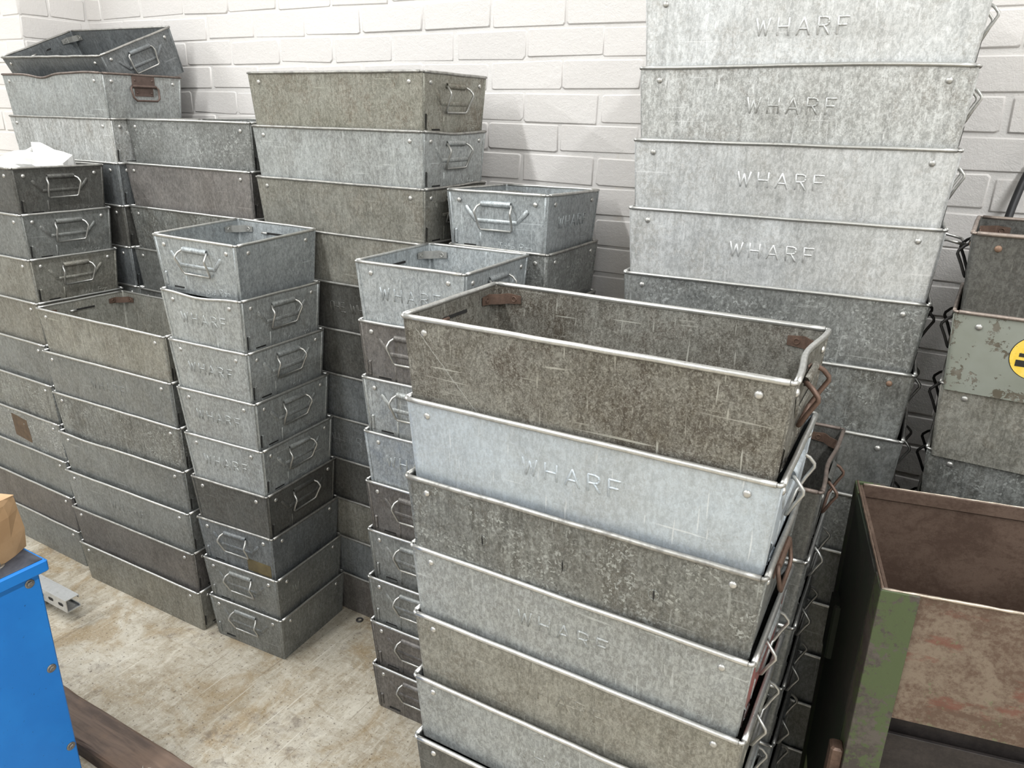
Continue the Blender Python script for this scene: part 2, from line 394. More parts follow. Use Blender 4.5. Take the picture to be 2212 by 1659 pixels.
def letters(text, h, gap, w, ht, x0=None, z0=0, mb=None):
    mb = mb or MB(); tot = sum(G_[c][0]*h+gap for c in text)-gap; x = -tot/2 if x0 is None else x0
    for c in text:
        for pl in G_[c][1]: mb.ridge([(x+p[0]*h, z0+p[1]*h) for p in pl], w, ht)
        x += G_[c][0]*h+gap
    return mb
TXT = {'wharf': letters('WHARF', .0255, .0135, .0036, .0016, None, -.0765).mesh('lettering', None, True),
       'the': letters('THE WHARF', .0250, .0036, .0032, .0011, -.048, -.077).mesh('lettering', None, True),
       'faint': letters('WHARF', .0255, .0135, .0032, .0007, None, -.0765).mesh('lettering', None, True),
       'tote': letters('Tote Pan', .0160, .0028, .0019, .0006, .004, -.1285).mesh('maker_lettering', None, True)}
# rivet dome, handle wire, sleeve, brace rib, louvres
def dome(r, h):
    mb = MB(); vs = []; fs = []; n = 10
    for q, rr in ((-.0004, 1), (.45, .93), (.8, .65), (1, .25)):
        vs += [(r*rr*math.cos(2*math.pi*k/n), -h*q if q > 0 else .0004, r*rr*math.sin(2*math.pi*k/n)) for k in range(n)]
    for i in range(3):
        for k in range(n): fs.append((i*n+k, i*n+(k+1) % n, (i+1)*n+(k+1) % n, (i+1)*n+k))
    fs.append(tuple(range(3*n, 4*n))); return mb.add(vs, fs).mesh('rivet', None, True)
ME_RIVET = dome(.0056, .0034)
def wire(out, r=.0026):
    p = [(-.036, -.001, -.0285), (-.041, -.004, -.029), (-.0455, -out*.55, -.033), (-.0470, -out*.95, -.041), (-.0470, -out, -.046), (-.0455, -out*.62, -.064),
         (-.0435, -.0065, -.081), (-.0395, -.0045, -.0855)]
    p = p+[(-x, y, z) for x, y, z in reversed(p)]
    return MB().tube(p, r, 8).mesh('handle', None, True)
ME_WIRE = {'out': wire(.020), 'flat': wire(.007), 'thick': wire(.021, .0034),
           'raised': MB().tube([(-.036, -.001, -.0285), (-.041, -.004, -.0285), (-.0455, -.012, -.026), (-.0465, -.030, -.0285), (-.045, -.040, -.0305), (-.040, -.0425, -.031), (.040, -.0425, -.031), (.045, -.040, -.0305), (.0465, -.030, -.0285), (.0455, -.012, -.026), (.041, -.004, -.0285), (.036, -.001, -.0285)], .0026, 8).mesh('handle', None, True)}
def sleeve():
    mb = MB(); n = 7; L = .039; vs = []; fs = []
    for s, k in ((-L, .86), (-L+.003, 1), (L-.003, 1), (L, .86)):
        vs += [(s, .0006-.0072*k*math.sin(math.pi*i/(n-1)), -.0275+.0072*k*math.cos(math.pi*i/(n-1))) for i in range(n)]
    for j in range(3):
        for i in range(n-1): fs.append((j*n+i, j*n+i+1, (j+1)*n+i+1, (j+1)*n+i))
    fs += [tuple(range(n)), tuple(reversed(range(3*n, 4*n)))]
    return mb.add(vs, fs).mesh('handle_sleeve', None, True)
ME_SLEEVE = sleeve()
ME_BRACE = MB().ridge([(-.080, -.0385), (-.0565, -.0665), (.0545, -.0665), (.078, -.0405)], .0105, .0024).mesh('brace_rib', None, True)
def louvre(w, h, out):
    """pressed louvre: closed along one long edge, lifted and open on the other"""
    mb = MB(); vs = [(-w/2, .0003, -h/2), (w/2, .0003, -h/2), (w/2, .0003, h/2), (-w/2, .0003, h/2),
                     (-w/2+.0005, -out, -h/2+.003), (w/2-.0008, -out*.7, -h/2+.003), (w/2-.0008, -out*.7, h/2-.003), (-w/2+.0005, -out, h/2-.003)]
    mb.add(vs, [(4, 5, 6, 7), (0, 1, 5, 4), (1, 2, 6, 5), (2, 3, 7, 6)])
    return mb.mesh('louvre', None)
ME_LOUVRE = louvre(.0065, .036, .0032)
ME_SLIT = MB().box((-.0017, -.0004, -.0165), (.0017, .001, .0165)).mesh('slot', None)
ME_GROOVE = MB().ridge([(0, -.017), (0, .017)], .005, .0016).mesh('groove', None, True)
def seam(hs): return [MB().ridge([(q*(hs-.0105), -.007), (q*(hs-.0185), -.134)], .0052, .0019).mesh('seam', None, True) for q in (-1, 1)]
def lap(hs):
    out = []
    for q in (-1, 1):
        mb = MB(); v = [(q*(hs-.0045), -.004), (q*(hs-.0115), -.004), (q*(hs-.0202), -.1355), (q*(hs-.0132), -.1355)]
        v = v if q < 0 else v[::-1]
        mb.add([(a, y, b) for y in (-.0010, .0008) for a, b in v], [(0, 1, 2, 3), (4, 7, 6, 5), (0, 4, 5, 1), (1, 5, 6, 2), (2, 6, 7, 3), (3, 7, 4, 0)]); out.append(mb.mesh('lap_seam', None))
    return out
ME_SEAM = {}; ME_LAP = {}
ME_INSLOT = MB().box((-.034, .0016, -.0312), (.034, .0030, -.0262)).mesh('handle_slot', None)
ME_STUB = MB().tube([(.026, .0065, -.0285), (.044, .0060, -.0290)], .0030, 8).mesh('handle_end', None, True)
def loc(m, s, z, rot=0): return m @ Matrix.Translation((s, 0, z)) @ Matrix.Rotation(rot, 4, 'Y')
def strap(L, rv):
    """corner bracket: two riveted pads on the walls and a bowed bridge across the corner (corner at origin, walls along -x and -y)"""
    g = .0022; pts = [(-rv-.013, -g), (-rv+.008, -g), (-rv+.012, -g-.0015), (-rv*.44, -rv*.44), (-g-.0015, -rv+.012), (-g, -rv+.008), (-g, -rv-.013)]
    mb = MB(); vs = []; fs = []; t = .0016; n = len(pts)
    for i, p in enumerate(pts):
        a = Vector(pts[max(i-1, 0)]); b = Vector(pts[min(i+1, n-1)]); d = (b-a).normalized(); q = Vector((d.y, -d.x))
        zs = (.002, .016) if i in (0, n-1) else (0, .018)
        for z in zs:
            for k in (0, 1): vs.append((p[0]-q.x*t*k*-1, p[1]-q.y*t*k*-1, HT-.032+z))
    for i in range(n-1):
        a, b = i*4, i*4+4
        fs += [(a, b, b+2, a+2), (a+1, a+3, b+3, b+1), (a+2, b+2, b+3, a+3), (a, a+1, b+1, b)]
    fs += [(0, 2, 3, 1), (4*n-4, 4*n-3, 4*n-1, 4*n-2)]
    mb.add(vs, fs)
    for (x, y, ax) in ((-rv, -g-.002, 0), (-g-.002, -rv, 1)):
        c = [((x+.0042*math.cos(q*math.pi/4), y, HT-.023+.0042*math.sin(q*math.pi/4)) if ax == 0 else (x, y+.0042*math.cos(q*math.pi/4), HT-.023+.0042*math.sin(q*math.pi/4))) for q in range(8)]
        mb.tube(c, .0011, 5, closed=True)
    return mb.mesh('corner_strap', None, False)
ME_STRAP = {}
def plate_handle():
    mb = MB()
    mb.box((-.038, -.0022, -.030), (.038, .0006, -.001), .0008)
    mb.tube([(-.040, -.004, -.0335), (.040, -.004, -.0335)], .0048, 8)
    mb.box((-.031, -.0022, -.062), (.031, .0006, -.037), .0008)
    return mb.mesh('handle_plate', None)
ME_PLATE = plate_handle()
ME_PLOOP = MB().tube([(-.040, -.004, -.0335), (-.046, -.006, -.040), (-.043, -.013, -.066), (-.034, -.014, -.074), (.034, -.014, -.074), (.043, -.013, -.066), (.046, -.006, -.040), (.040, -.004, -.0335)], .0032, 8).mesh('handle', None, True)

def wobble(seed):
    r = random.Random(seed); t = [(r.uniform(2, 11), r.uniform(0, 6.3), r.uniform(1, 4), r.uniform(0, 6.3), r.uniform(.3, 1)) for _ in range(5)]
    return lambda s, z: sum(a*math.sin(k*s*6+p)*math.sin(q*z*3+w) for k, p, q, w, a in t)/3
def tub_meshes(a, b, seed, rim_r, dents=(), sags=(), mats=None, end_mat_face=None):
    wob = [wobble(seed*4+f) for f in range(4)]
    def disp(f, s, t):
        hs = (a if f in (0, 2) else b)/2; u = s/hs
        win = max(0, 1-u**4)*(.35+.65*math.sin(math.pi*min(1, t*.9)))
        d = .0011*wob[f](s, t)*win
        for (ff, s0, t0, rs, rt, dep) in dents:
            if ff == f: d -= dep*math.exp(-((s-s0)/rs)**2-((t-t0)/rt)**2)*max(0, 1-abs(u)**6)
        return d
    def sag(f, s):
        hs = (a if f in (0, 2) else b)/2; u = s/hs; d = .0009*wob[f](s+.3, .7)*max(0, 1-u*u)
        for (ff, s0, rs, dz) in sags:
            if ff == f: d += dz*math.exp(-((s-s0)/rs)**2)*max(0, 1-abs(u)**8)
        return d
    rc = .004; N = {0: 16 if a > .4 else 11, 1: 11, 2: 16 if a > .4 else 11, 3: 11}; ROWS = 7
    def ring(t, inner):
        ins = INSET_BOT+(INSET_TOP-INSET_BOT)*t+(.0013 if inner else 0); pts = []
        z0 = HT*t if not (inner and t == 0) else .0013
        for f in range(4):
            hs = (a if f in (0, 2) else b)/2-ins; hn = (b if f in (0, 2) else a)/2-ins
            for i in range(N[f]):
                L = hs-rc; n_ = N[f]; s = -L if i == 0 else L if i == n_-1 else -(L-.004)+2*(L-.004)*(i-1)/(n_-3); d = disp(f, s, t)
                z = z0+(sag(f, s)*t**4)
                pts.append((FS[f][0]*s+FN[f][0]*(hn+d), FS[f][1]*s+FN[f][1]*(hn+d), z))
            nx = FN[f]; n2 = FN[(f+1) % 4]; hn2 = (b if (f+1) % 2 == 0 else a)/2-ins
            cx = nx[0]*(hn-rc)+n2[0]*(hn2-rc); cy = nx[1]*(hn-rc)+n2[1]*(hn2-rc)
            pts.append((cx+(nx[0]+n2[0])*rc*.707, cy+(nx[1]+n2[1])*rc*.707, z0))
        return pts
    vs = []; fs = []; fm = []; per = sum(N.values())+4
    fid = [f for f in range(4) for _ in range(N[f]+1)]
    for inner in (0, 1):
        base = len(vs)
        for r in range(ROWS): vs += ring(r/(ROWS-1), inner)
        for r in range(ROWS-1):
            for k in range(per):
                p = base+r*per+k; q = base+r*per+(k+1) % per
                fs.append((p, q, q+per, p+per) if not inner else (q, p, p+per, q+per))
                fm.append(1 if (not inner and end_mat_face is not None and fid[k] == end_mat_face and k != 0) else 0)
        q0 = len(vs); vs += vs[base:base+per]
        fs.append(tuple(reversed(range(q0, q0+per))) if not inner else tuple(range(q0, q0+per))); fm.append(0)
    o_ = (ROWS-1)*per; i_ = (ROWS+1)*per+(ROWS-1)*per; top_o = len(vs); vs += vs[o_:o_+per]; top_i = len(vs); vs += vs[i_:i_+per]
    for k in range(per): fs.append((top_o+k, top_o+(k+1) % per, top_i+(k+1) % per, top_i+k)); fm.append(0)
    body = mesh('body', vs, fs, None, True, mats, fm)
    mb = MB(); ends = []
    for f in range(4):
        hs = (a if f in (0, 2) else b)/2-INSET_TOP; hn = (b if f in (0, 2) else a)/2-INSET_TOP; L = hs-.006; n = 26 if hs > .2 else 14; pts = []
        for i in range(n):
            s = -L+2*L*i/(n-1); d = disp(f, s, 1)
            pts.append((FS[f][0]*s+FN[f][0]*(hn+d+.0004), FS[f][1]*s+FN[f][1]*(hn+d+.0004), HT+sag(f, s)-.0012))
        mb.tube(pts, rim_r, 8); ends.append((pts[0], pts[-1]))
    for f in range(4):
        p = Vector(ends[f][1]); q = Vector(ends[(f+1) % 4][0]); n1 = Vector((*FN[f], 0)); n2 = Vector((*FN[(f+1) % 4], 0))
        c = Vector((n1.x*p.dot(n1)+n2.x*q.dot(n2), n1.y*p.dot(n1)+n2.y*q.dot(n2), (p.z+q.z)/2))
        mb.tube([p, p.lerp(c, .55), c-(n1+n2)*.0012, q.lerp(c, .55), q], rim_r*.72, 6)
    return body, mb.mesh('rim', None, True)

ORD = ['topmost', 'second from top', 'third from top', 'fourth from top', 'fifth from top', 'sixth from top', 'seventh from top', 'eighth from top', 'ninth from top', 'tenth from top', 'eleventh from top', 'twelfth from top', 'thirteenth from top']
ADJ = {'bright': 'bright zinc', 'streak': 'run-marked grey', 'blue': 'pale blue-grey', 'cool': 'cool grey', 'light': 'light grey', 'grey': 'mid grey', 'olive': 'olive-stained', 'rusty': 'rust-speckled',
       'dark': 'dark tarnished', 'slate': 'slate grey', 'brown': 'brown-tinged', 'taupe': 'taupe grey', 'spangle': 'spangled grey', 'flake': 'coarse-flaked grey', 'mottle': 'rust-mottled', 'paint': 'grey-green painted'}
_seed = [0]
def tub(pos, size, look, label, group, text=None, haxis='x', rim='zinc', handle='zinc', hmode=None, straps=None, rivet=None, rim_r=.0034, dents=(), sags=(), tilt=None, plate=None, end=None, tote=True, mat=None):
    """text: {face: key}; hmode: {face: 'out'/'flat'/None}; plate: {face: material}"""
    _seed[0] += 1; a, b = size; x, y, z, rz = pos
    root = empty('long_tote_tub' if a > .4 else 'square_tote_tub', (x, y, z-HT), (0, 0, R(rz)))
    if tilt: root.location = tilt[0]; root.rotation_euler = [R(q) for q in tilt[1]]
    tag(root, label, 'tub', group)
    m = mat or LOOK[look]
    body, rm = tub_meshes(a, b, _seed[0], rim_r, dents, sags, [m, end[1]] if end else [m], end[0] if end else None)
    obj('body', body, root); obj('rim', rm, root, RIM[rim])
    key = (a, b)
    if key not in FMAT: FMAT[key] = [face_matrix(a, b, f) for f in range(4)]
    hf = (1, 3) if haxis == 'x' else (0, 2)
    for f in range(4):
        fm = FMAT[key][f]; hs = (a if f in (0, 2) else b)/2
        for s in (-1, 1):
            obj('rivet', ME_RIVET, root, rivet or M_RIVET, loc(fm, s*(hs-.042 if f not in hf else hs-.036), -.0225))
        kk = round(hs, 4)
        if kk not in ME_SEAM: ME_SEAM[kk] = seam(hs); ME_LAP[kk] = lap(hs)
        for me in ME_SEAM[kk] if f in hf else (ME_LAP[kk] if a < .4 else ()): obj(me.name.split('.')[0], me, root, m, fm)
        if f in hf and straps:
            obj('handle_slot', ME_INSLOT, root, M_BLACK, fm); obj('handle_end', ME_STUB, root, M_WIRE[handle], fm)
        if f in hf:
            if plate and f in plate:
                pm = plate[f]; pl = obj('handle_plate', ME_PLATE, root, pm, fm)
                for (s, q) in ((-.029, -.016), (.029, -.016), (-.024, -.052), (.024, -.052)):
                    r_ = obj('rivet', ME_RIVET, pl, pm, Matrix.Translation((s, -.0018, q)) @ Matrix.Scale(.6, 4))
                obj('handle', ME_PLOOP, root, pm, fm); continue
            md = (hmode or {}).get(f, 'flat')
            obj('handle', ME_WIRE[md], root, M_WIRE[handle], fm)
            obj('handle_sleeve', ME_SLEEVE, root, m, fm); obj('brace_rib', ME_BRACE, root, m, fm)
            lv = obj('louvre', ME_LOUVRE, root, m, loc(fm, -hs+.026, -.1065)); obj('slot', ME_SLIT, lv, M_BLACK, Matrix.Translation((-.0045, 0, 0)))
            lv = obj('louvre', ME_LOUVRE, root, m, loc(fm, -hs+.063, -.1285, R(90))); obj('slot', ME_SLIT, lv, M_BLACK, Matrix.Translation((-.0045, 0, 0)))
            obj('groove', ME_GROOVE, root, m, loc(fm, -.044, -.112))
            if tote: obj('maker_lettering', TXT['tote'], root, m, fm)
        elif text and f in text:
            obj('lettering', TXT[text[f]], root, m, fm)
    if straps:
        for cx, cy, ang in ((1, 1, 0), (-1, 1, 90), (-1, -1, 180), (1, -1, 270)):
            if 'strap' not in ME_STRAP: ME_STRAP['strap'] = strap(0, .038)
            ins = INSET_TOP+.0013+.0012
            obj('corner_strap', ME_STRAP['strap'], root, M_STRAP[straps], Matrix.Translation((cx*(a/2-ins), cy*(b/2-ins), 0)) @ Matrix.Rotation(R(ang), 4, 'Z'))
    return root

LONG = (.5564, .2779); SMALL = (.2723, .2796); WIDE = (.5564, .300)
POS = {
 'D':[(-1.5214,1.2876,1.1559,3.95),(-1.5105,1.2822,1.0286,2.55),(-1.5089,1.2839,0.9013,2.65),(-1.5054,1.2869,0.7740,3.12),(-1.5042,1.2907,0.6467,3.70),(-1.5052,1.2932,0.5195,3.67),(-1.5088,1.2985,0.3922,3.93),(-1.5072,1.3000,0.2649,3.97),(-1.5066,1.3018,0.1376,3.59)],
 'E':[(-0.9168,1.3212,1.1559,1.94),(-0.9180,1.3240,1.0286,1.66),(-0.9173,1.3253,0.9013,1.50),(-0.9166,1.3231,0.7740,1.57),(-0.9206,1.3256,0.6467,1.31),(-0.9205,1.3246,0.5195,1.31),(-0.9226,1.3191,0.3922,1.62),(-0.9216,1.3189,0.2649,1.56),(-0.9190,1.3162,0.1376,1.68)],
 'F':[(-0.3877,0.9796,1.1677,0.59),(-0.3860,0.9810,1.0391,0.79),(-0.3872,0.9781,0.9105,0.88),(-0.3845,0.9814,0.7819,-0.01),(-0.3813,0.9810,0.6533,0.06),(-0.3822,0.9786,0.5247,0.23),(-0.3796,0.9738,0.3961,0.63),(-0.3796,0.9738,0.2675,0.63),(-0.3796,0.9738,0.1389,0.63)],
 'G':[(-0.2813,1.5838,1.6613,3.65),(-0.2797,1.5800,1.5343,3.37),(-0.2800,1.5773,1.4073,3.34),(-0.2788,1.5726,1.2803,3.79),(-0.2788,1.5690,1.1533,3.73),(-0.2784,1.5642,1.0263,3.73),(-0.2714,1.5729,0.8993,1.50),(-0.2714,1.5729,0.7723,1.50),(-0.2714,1.5729,0.6453,1.50),(-0.2714,1.5729,0.5183,1.50),(-0.2714,1.5729,0.3913,1.50),(-0.2714,1.5729,0.2643,1.50),(-0.2714,1.5729,0.1373,1.50)],
 'C':[(-1.3333,1.5802,1.5343,-0.03),(-1.3338,1.5807,1.4073,-0.31),(-1.3325,1.5778,1.2803,-0.43),(-1.3325,1.5778,1.1533,-0.43),(-1.3325,1.5778,1.0263,-0.43),(-1.3325,1.5778,0.8993,-0.43),(-1.3325,1.5778,0.7723,-0.43),(-1.3325,1.5778,0.6453,-0.43),(-1.3325,1.5778,0.5183,-0.43),(-1.3325,1.5778,0.3913,-0.43),(-1.3325,1.5778,0.2643,-0.43),(-1.3325,1.5778,0.1373,-0.43)],
 'A':[(-2.5240,1.2996,1.2803,-0.45),(-2.5248,1.3016,1.1533,-0.48),(-2.5271,1.3029,1.0263,-0.46),(-2.5269,1.3033,0.8993,-0.65),(-2.5272,1.3013,0.7723,-0.65),(-2.5264,1.2982,0.6453,-0.65),(-2.5248,1.2982,0.5183,-0.65),(-2.5279,1.2981,0.3913,-0.65),(-2.5313,1.2962,0.2643,-0.65),(-2.5347,1.3000,0.1373,-0.65)],
 'B':[(-1.9372,1.2782,0.8993,0.74),(-1.9423,1.2777,0.7723,1.31),(-1.9371,1.2806,0.6453,1.49),(-1.9397,1.2777,0.5183,1.47),(-1.9397,1.2742,0.3913,1.35),(-1.9401,1.2734,0.2643,1.19),(-1.9361,1.2727,0.1373,0.95)],
 'K':[(-2.4940,1.5921,1.5391,-1.44),(-2.4931,1.5932,1.4117,-0.73),(-2.4923,1.5955,1.2843,-0.73),(-2.4926,1.5946,1.1569,-0.73),(-2.4924,1.5967,1.0295,-0.73),(-2.4890,1.6046,0.9021,-0.73),(-2.4890,1.6046,0.7747,-0.73),(-2.4890,1.6046,0.6473,-0.73),(-2.4890,1.6046,0.5199,-0.73),(-2.4890,1.6046,0.3925,-0.73),(-2.4890,1.6046,0.2651,-0.73),(-2.4890,1.6046,0.1377,-0.73)],
 'M':[(-1.9416,1.6364,1.4128,-1.68),(-1.9451,1.6178,1.2853,-0.66),(-1.9378,1.6070,1.1578,-0.75),(-1.9303,1.5964,1.0303,-0.87),(-1.9208,1.5881,0.9028,-1.20),(-1.9208,1.5881,0.7753,-1.20),(-1.9208,1.5881,0.6478,-1.20),(-1.9208,1.5881,0.5203,-1.20),(-1.9208,1.5881,0.3928,-1.20),(-1.9208,1.5881,0.2653,-1.20),(-1.9208,1.5881,0.1378,-1.20)],
 'P':[(-0.8833,1.6108,1.2831,-0.08),(-0.8821,1.6161,1.1559,-0.01),(-0.8799,1.6153,1.0286,-0.01),(-0.8799,1.6153,0.9013,-0.01),(-0.8799,1.6153,0.7740,-0.01),(-0.8799,1.6153,0.6467,-0.01),(-0.8799,1.6153,0.5195,-0.01),(-0.8799,1.6153,0.3922,-0.01),(-0.8799,1.6153,0.2649,-0.01),(-0.8799,1.6153,0.1376,-0.01)],
 'H':[(0.3212,1.5146,1.2873,-2.58),(0.3203,1.5231,1.1596,-2.30),(0.3254,1.5368,1.0319,-2.52),(0.3280,1.5509,0.9042,-2.76),(0.3280,1.5509,0.7765,-2.76),(0.3280,1.5509,0.6488,-2.76),(0.3280,1.5509,0.5211,-2.76),(0.3280,1.5509,0.3934,-2.76),(0.3280,1.5509,0.2657,-2.76),(0.3280,1.5509,0.1380,-2.76)],
 'I':[(-0.3641,1.2680,0.9119,1.00),(-0.3678,1.2734,0.7831,1.00),(-0.3702,1.2766,0.6543,1.00),(-0.3712,1.2819,0.5255,1.00),(-0.3712,1.2845,0.3967,1.00),(-0.3712,1.2845,0.2679,1.00),(-0.3712,1.2845,0.1391,1.00)],
}
def paintmat():
    t = NT('flaking_grey_green_paint'); co = t.coords(False)
    chip = t.math('ADD', t.math('MULTIPLY', t.noise(co, 16, 8, .7, .6), .6), t.math('MULTIPLY', t.noise(co, 90, 5, .7), .4))
    f = t.rng(chip, .535, .55)
    col = t.mix(f, t.mix(t.rng(t.noise(co, 9, 4), .3, .7), C(.205, .215, .175), C(.27, .285, .25)), t.mix(t.rng(t.noise(co, 40, 4), .4, .6), C(.10, .085, .06), C(.17, .155, .125)))
    return t.done(col, t.rng(f, 0, 1, .45, .6), 0, t.math('SUBTRACT', 1., f), .5, .0012)
M_GGPAINT = paintmat()
def redmat():
    t = NT('faded_red_paint'); co = t.coords(False); n = t.noise(co, 40, 6, .7)
    return t.done(t.mix(t.rng(n, .45, .62), C(.30, .10, .09), C(.22, .16, .14)), .5, 0, n, .2, .001)
M_RED = redmat()

M_MOTTLE1 = galv('galvanised_rust_mottle_scratched', (.27,.265,.235), (.105,.09,.07), (.07,.053,.037), .85, .3, .3, 330, rough=.5, fleck=.6, scratch=.8, line=((-.2438,.1122),(-.143,.0), .0009))
T1 = 'wharf'
SPEC = {
 'K': dict(size=LONG, phrase='stack beneath the tilted tub', looks='light streak slate dark slate grey grey slate grey grey grey grey'.split(), h={1: 'out'},
      over={1: dict(rim='brown', plate={1: rimmat('handle_plate_brown', (.13, .09, .075), .3, .5)}, straps='zinc', sags=((0, -.055, .06, -.011), (0, .2, .09, .003)), dents=((0, -.05, .9, .09, .3, .010),)), 2: dict(rim='dull')}),
 'M': dict(size=LONG, phrase='back stack right of tilted tub', looks='spangle taupe flake grey grey grey slate grey grey grey grey'.split(),
      over={1: dict(straps='zinc', sags=((2, 0, .15, .006),), dents=((0, .03, .75, .12, .5, .007),)), 2: dict(tote=False)}),
 'C': dict(size=LONG, phrase='rust-speckle-topped stack against brick wall', looks='rusty light olive olive dark dark slate slate dark olive slate brown'.split(), h={1: 'out'},
      over={1: dict(rim='dull', handle='zinc', straps='zinc'), 2: dict(rim='dull', sags=((1, 0, .08, -.005),)), 3: dict(rim='dull', sags=((1, .1, .07, .004),)), 5: dict(text={0: 'the'}, rim='dull'), 8: dict(text={0: 'faint'}, rim='dull')}, rim='dull'),
 'P': dict(size=SMALL, phrase='square-tub stack against brick wall', looks='cool spangle grey grey grey slate grey grey grey grey'.split(), hax='y', h={0: 'out'},
      over={1: dict(text={1: T1, 3: T1}, straps='zinc', dents=((0, -.10, .75, .04, .15, .004), (0, .10, .72, .04, .15, .004)), tilt=((-.885, 1.6132, 1.1426), (-1.2, -.6, -.1))), 2: dict(rim='dull')}),
 'G': dict(size=LONG, phrase='tallest stack, right of centre', looks='bright streak bright bright spangle flake grey spangle grey grey slate grey grey'.split(), h={1: 'out'},
      over={1: dict(text={0: T1}, dents=((0, .05, .35, .16, .12, .003),), straps='zinc'), 2: dict(text={0: T1}, sags=((0, .1, .2, .004),)), 3: dict(text={0: T1}), 4: dict(text={0: T1}, hmode={1: 'raised'}), 5: dict(handle='dark', hmode={1: 'out'}), 6: dict(rim='zinc', rivet=M_RUSTRIVET)}),
 'H': dict(size=LONG, phrase='far right stack with yellow sticker', looks='dark paint olive flake grey grey slate grey grey grey'.split(), h={3: 'out'}, handle='dark',
      over={1: dict(rim='copper', straps='rust', rivet=M_RUSTRIVET), 2: dict(mat=M_GGPAINT, rim='copper'), 3: dict(rim='dull')}),
 'A': dict(size=LONG, phrase='far left stack holding white bag', looks='dark grey olive olive grey flake spangle grey brown grey'.split(), h={1: 'out'},
      over={1: dict(rim='dull', straps='zinc'), 4: dict(rim='zinc')}),
 'B': dict(size=LONG, phrase='open-topped stack behind blue cabinet', looks='olive grey flake grey grey brown olive'.split(),  # darker greys here stand in for light falling off towards the floor
      over={1: dict(straps='rust'), 2: dict(text={0: 'faint'}), 4: dict(sags=((0, -.13, .09, -.004),)), 5: dict(text={0: 'faint'}), 6: dict(rim='dull')}),
 'D': dict(size=SMALL, phrase='square-tub stack left of centre', looks='cool light light light light dark slate grey grey'.split(), h={1: 'out', 0: 'out'},
      over={1: dict(hax='y', straps='zinc', tilt=((-1.5195, 1.2894, 1.0245), (1.6, 1.3, 3.52))), 2: dict(text={0: T1}, sags=((0, .0, .07, -.008),)), 3: dict(text={0: T1}), 4: dict(text={0: T1}), 5: dict(text={0: T1}),
            6: dict(rim='dull', tote=False), 7: dict(hax='y', rim='dull'), 8: dict(hax='y', text={1: 'faint'}), 9: dict(hax='y', text={1: 'faint'})}),
 'E': dict(size=SMALL, phrase='square-tub stack behind front stack', looks='cool brown light cool brown grey grey brown brown'.split(), hax='y', h={0: 'out', 1: 'out'},
      over={1: dict(hax='x', text={0: T1}, straps='zinc'), 3: dict(dents=((0, -.09, .8, .05, .12, .003),)), 4: dict(hax='x', text={0: T1})}),
 'F': dict(size=LONG, phrase='front stack with mottled open tub', looks='mottle blue flake light olive light dark grey grey'.split(), h={1: 'out'}, rim_r=.0042,
      over={1: dict(mat=M_MOTTLE1, straps='rust', handle='rust', hmode={1: 'thick', 3: 'flat'}, rim='zinc', dents=((1, .0, 1.0, .07, .35, .010),)), 2: dict(text={0: T1}), 3: dict(rim='dull', plate={1: M_STRAP['rust']}, rivet=M_RIVET), 4: dict(text={0: T1}, end=(1, M_RED)), 5: dict(text={0: 'faint'}), 6: dict(text={0: 'faint'})}),
 'I': dict(size=WIDE, phrase='narrow gap stack behind front stack', looks='dark grey grey grey slate slate slate'.split(), h={1: 'out'},
      over={1: dict(rim='brown', straps='rust', handle='rust', dents=((1, -.03, 1.0, .06, .35, .006),))}),
}
TUBS = {}
for n, sp in SPEC.items():
    for k, pos in enumerate(POS[n], 1):
        ov = dict(sp.get('over', {}).get(k, {})); look = sp['looks'][k-1]
        hax = ov.pop('hax', sp.get('hax', 'x')); kw = dict(rim=sp.get('rim', 'zinc'), handle=sp.get('handle', 'zinc'), hmode=sp.get('h'), rim_r=sp.get('rim_r', .0034)); kw.update(ov)
        shape = 'long' if sp['size'][0] > .4 else 'square'
        TUBS[n, k] = tub(pos, sp['size'], look, '%s %s metal tub, %s of %s' % (ADJ[look], shape, ORD[k-1], sp['phrase']), 'tubs in the '+sp['phrase'], haxis=hax, mat=kw.pop('mat', None), **kw)
TUBS['K', 0] = tub((0, 0, 0, 0), LONG, 'slate', 'slate grey long metal tub lying tilted on the back left stack', None, straps='zinc', hmode={1: 'flat', 3: 'flat'}, rim='dull', tote=False,
                   tilt=((-2.5330, 1.6640, 1.5145), (22.47, .6, -1.41)), dents=((3, .03, .95, .05, .25, .006),))

# ------------------------------------------------------------------ marks and slits on single tubs
def face_part(name, me, n, k, f, s, z, mat, rot=0, size=None):
    size = size or SPEC[n]['size']
    return obj(name, me, TUBS[n, k], mat, loc(FMAT[size][f], s, z, rot))
M_TAPE = flat('brown_paper_label', (.115, .075, .045), .7, 0, .35, 60)
M_TAPE2 = flat('old_tape_label', (.135, .105, .05), .5, 0, .3, 40)
lab = MB().box((-.047, -.0006, -.040), (.047, .0008, .040)); lab.v[1] = (.041, -.0006, -.044); lab.v[5] = (.038, -.0006, .036)
tag(face_part('label', lab.mesh('label'), 'A', 7, 0, .040, -.063, M_TAPE, R(4)), 'torn brown paper label')
tag(face_part('label', MB().box((-.041, -.0006, -.019), (.041, .0008, .019)).mesh('label'), 'D', 7, 0, .072, -.108, M_TAPE2, R(1.5)), 'old brown tape label')
ring = MB().tube([(.0078*math.cos(q*math.pi/8), 0, .0078*math.sin(q*math.pi/8)) for q in range(16)], .0008, 5, closed=True).mesh('pressed_ring')
slit = MB().add([(0, -.0007, .0115), (-.0012, -.0007, .003), (-.0009, -.0007, -.003), (0, -.0007, -.012), (.0013, -.0007, -.003), (.0009, -.0007, .003)], [(0, 1, 2, 3, 4, 5)]).mesh('slit')
for s in (-.137, -.002, .135):
    rg = face_part('pressed_ring', ring, 'F', 3, 0, s, -.0768, LOOK['flake']); obj('slit', slit, rg, M_BLACK)
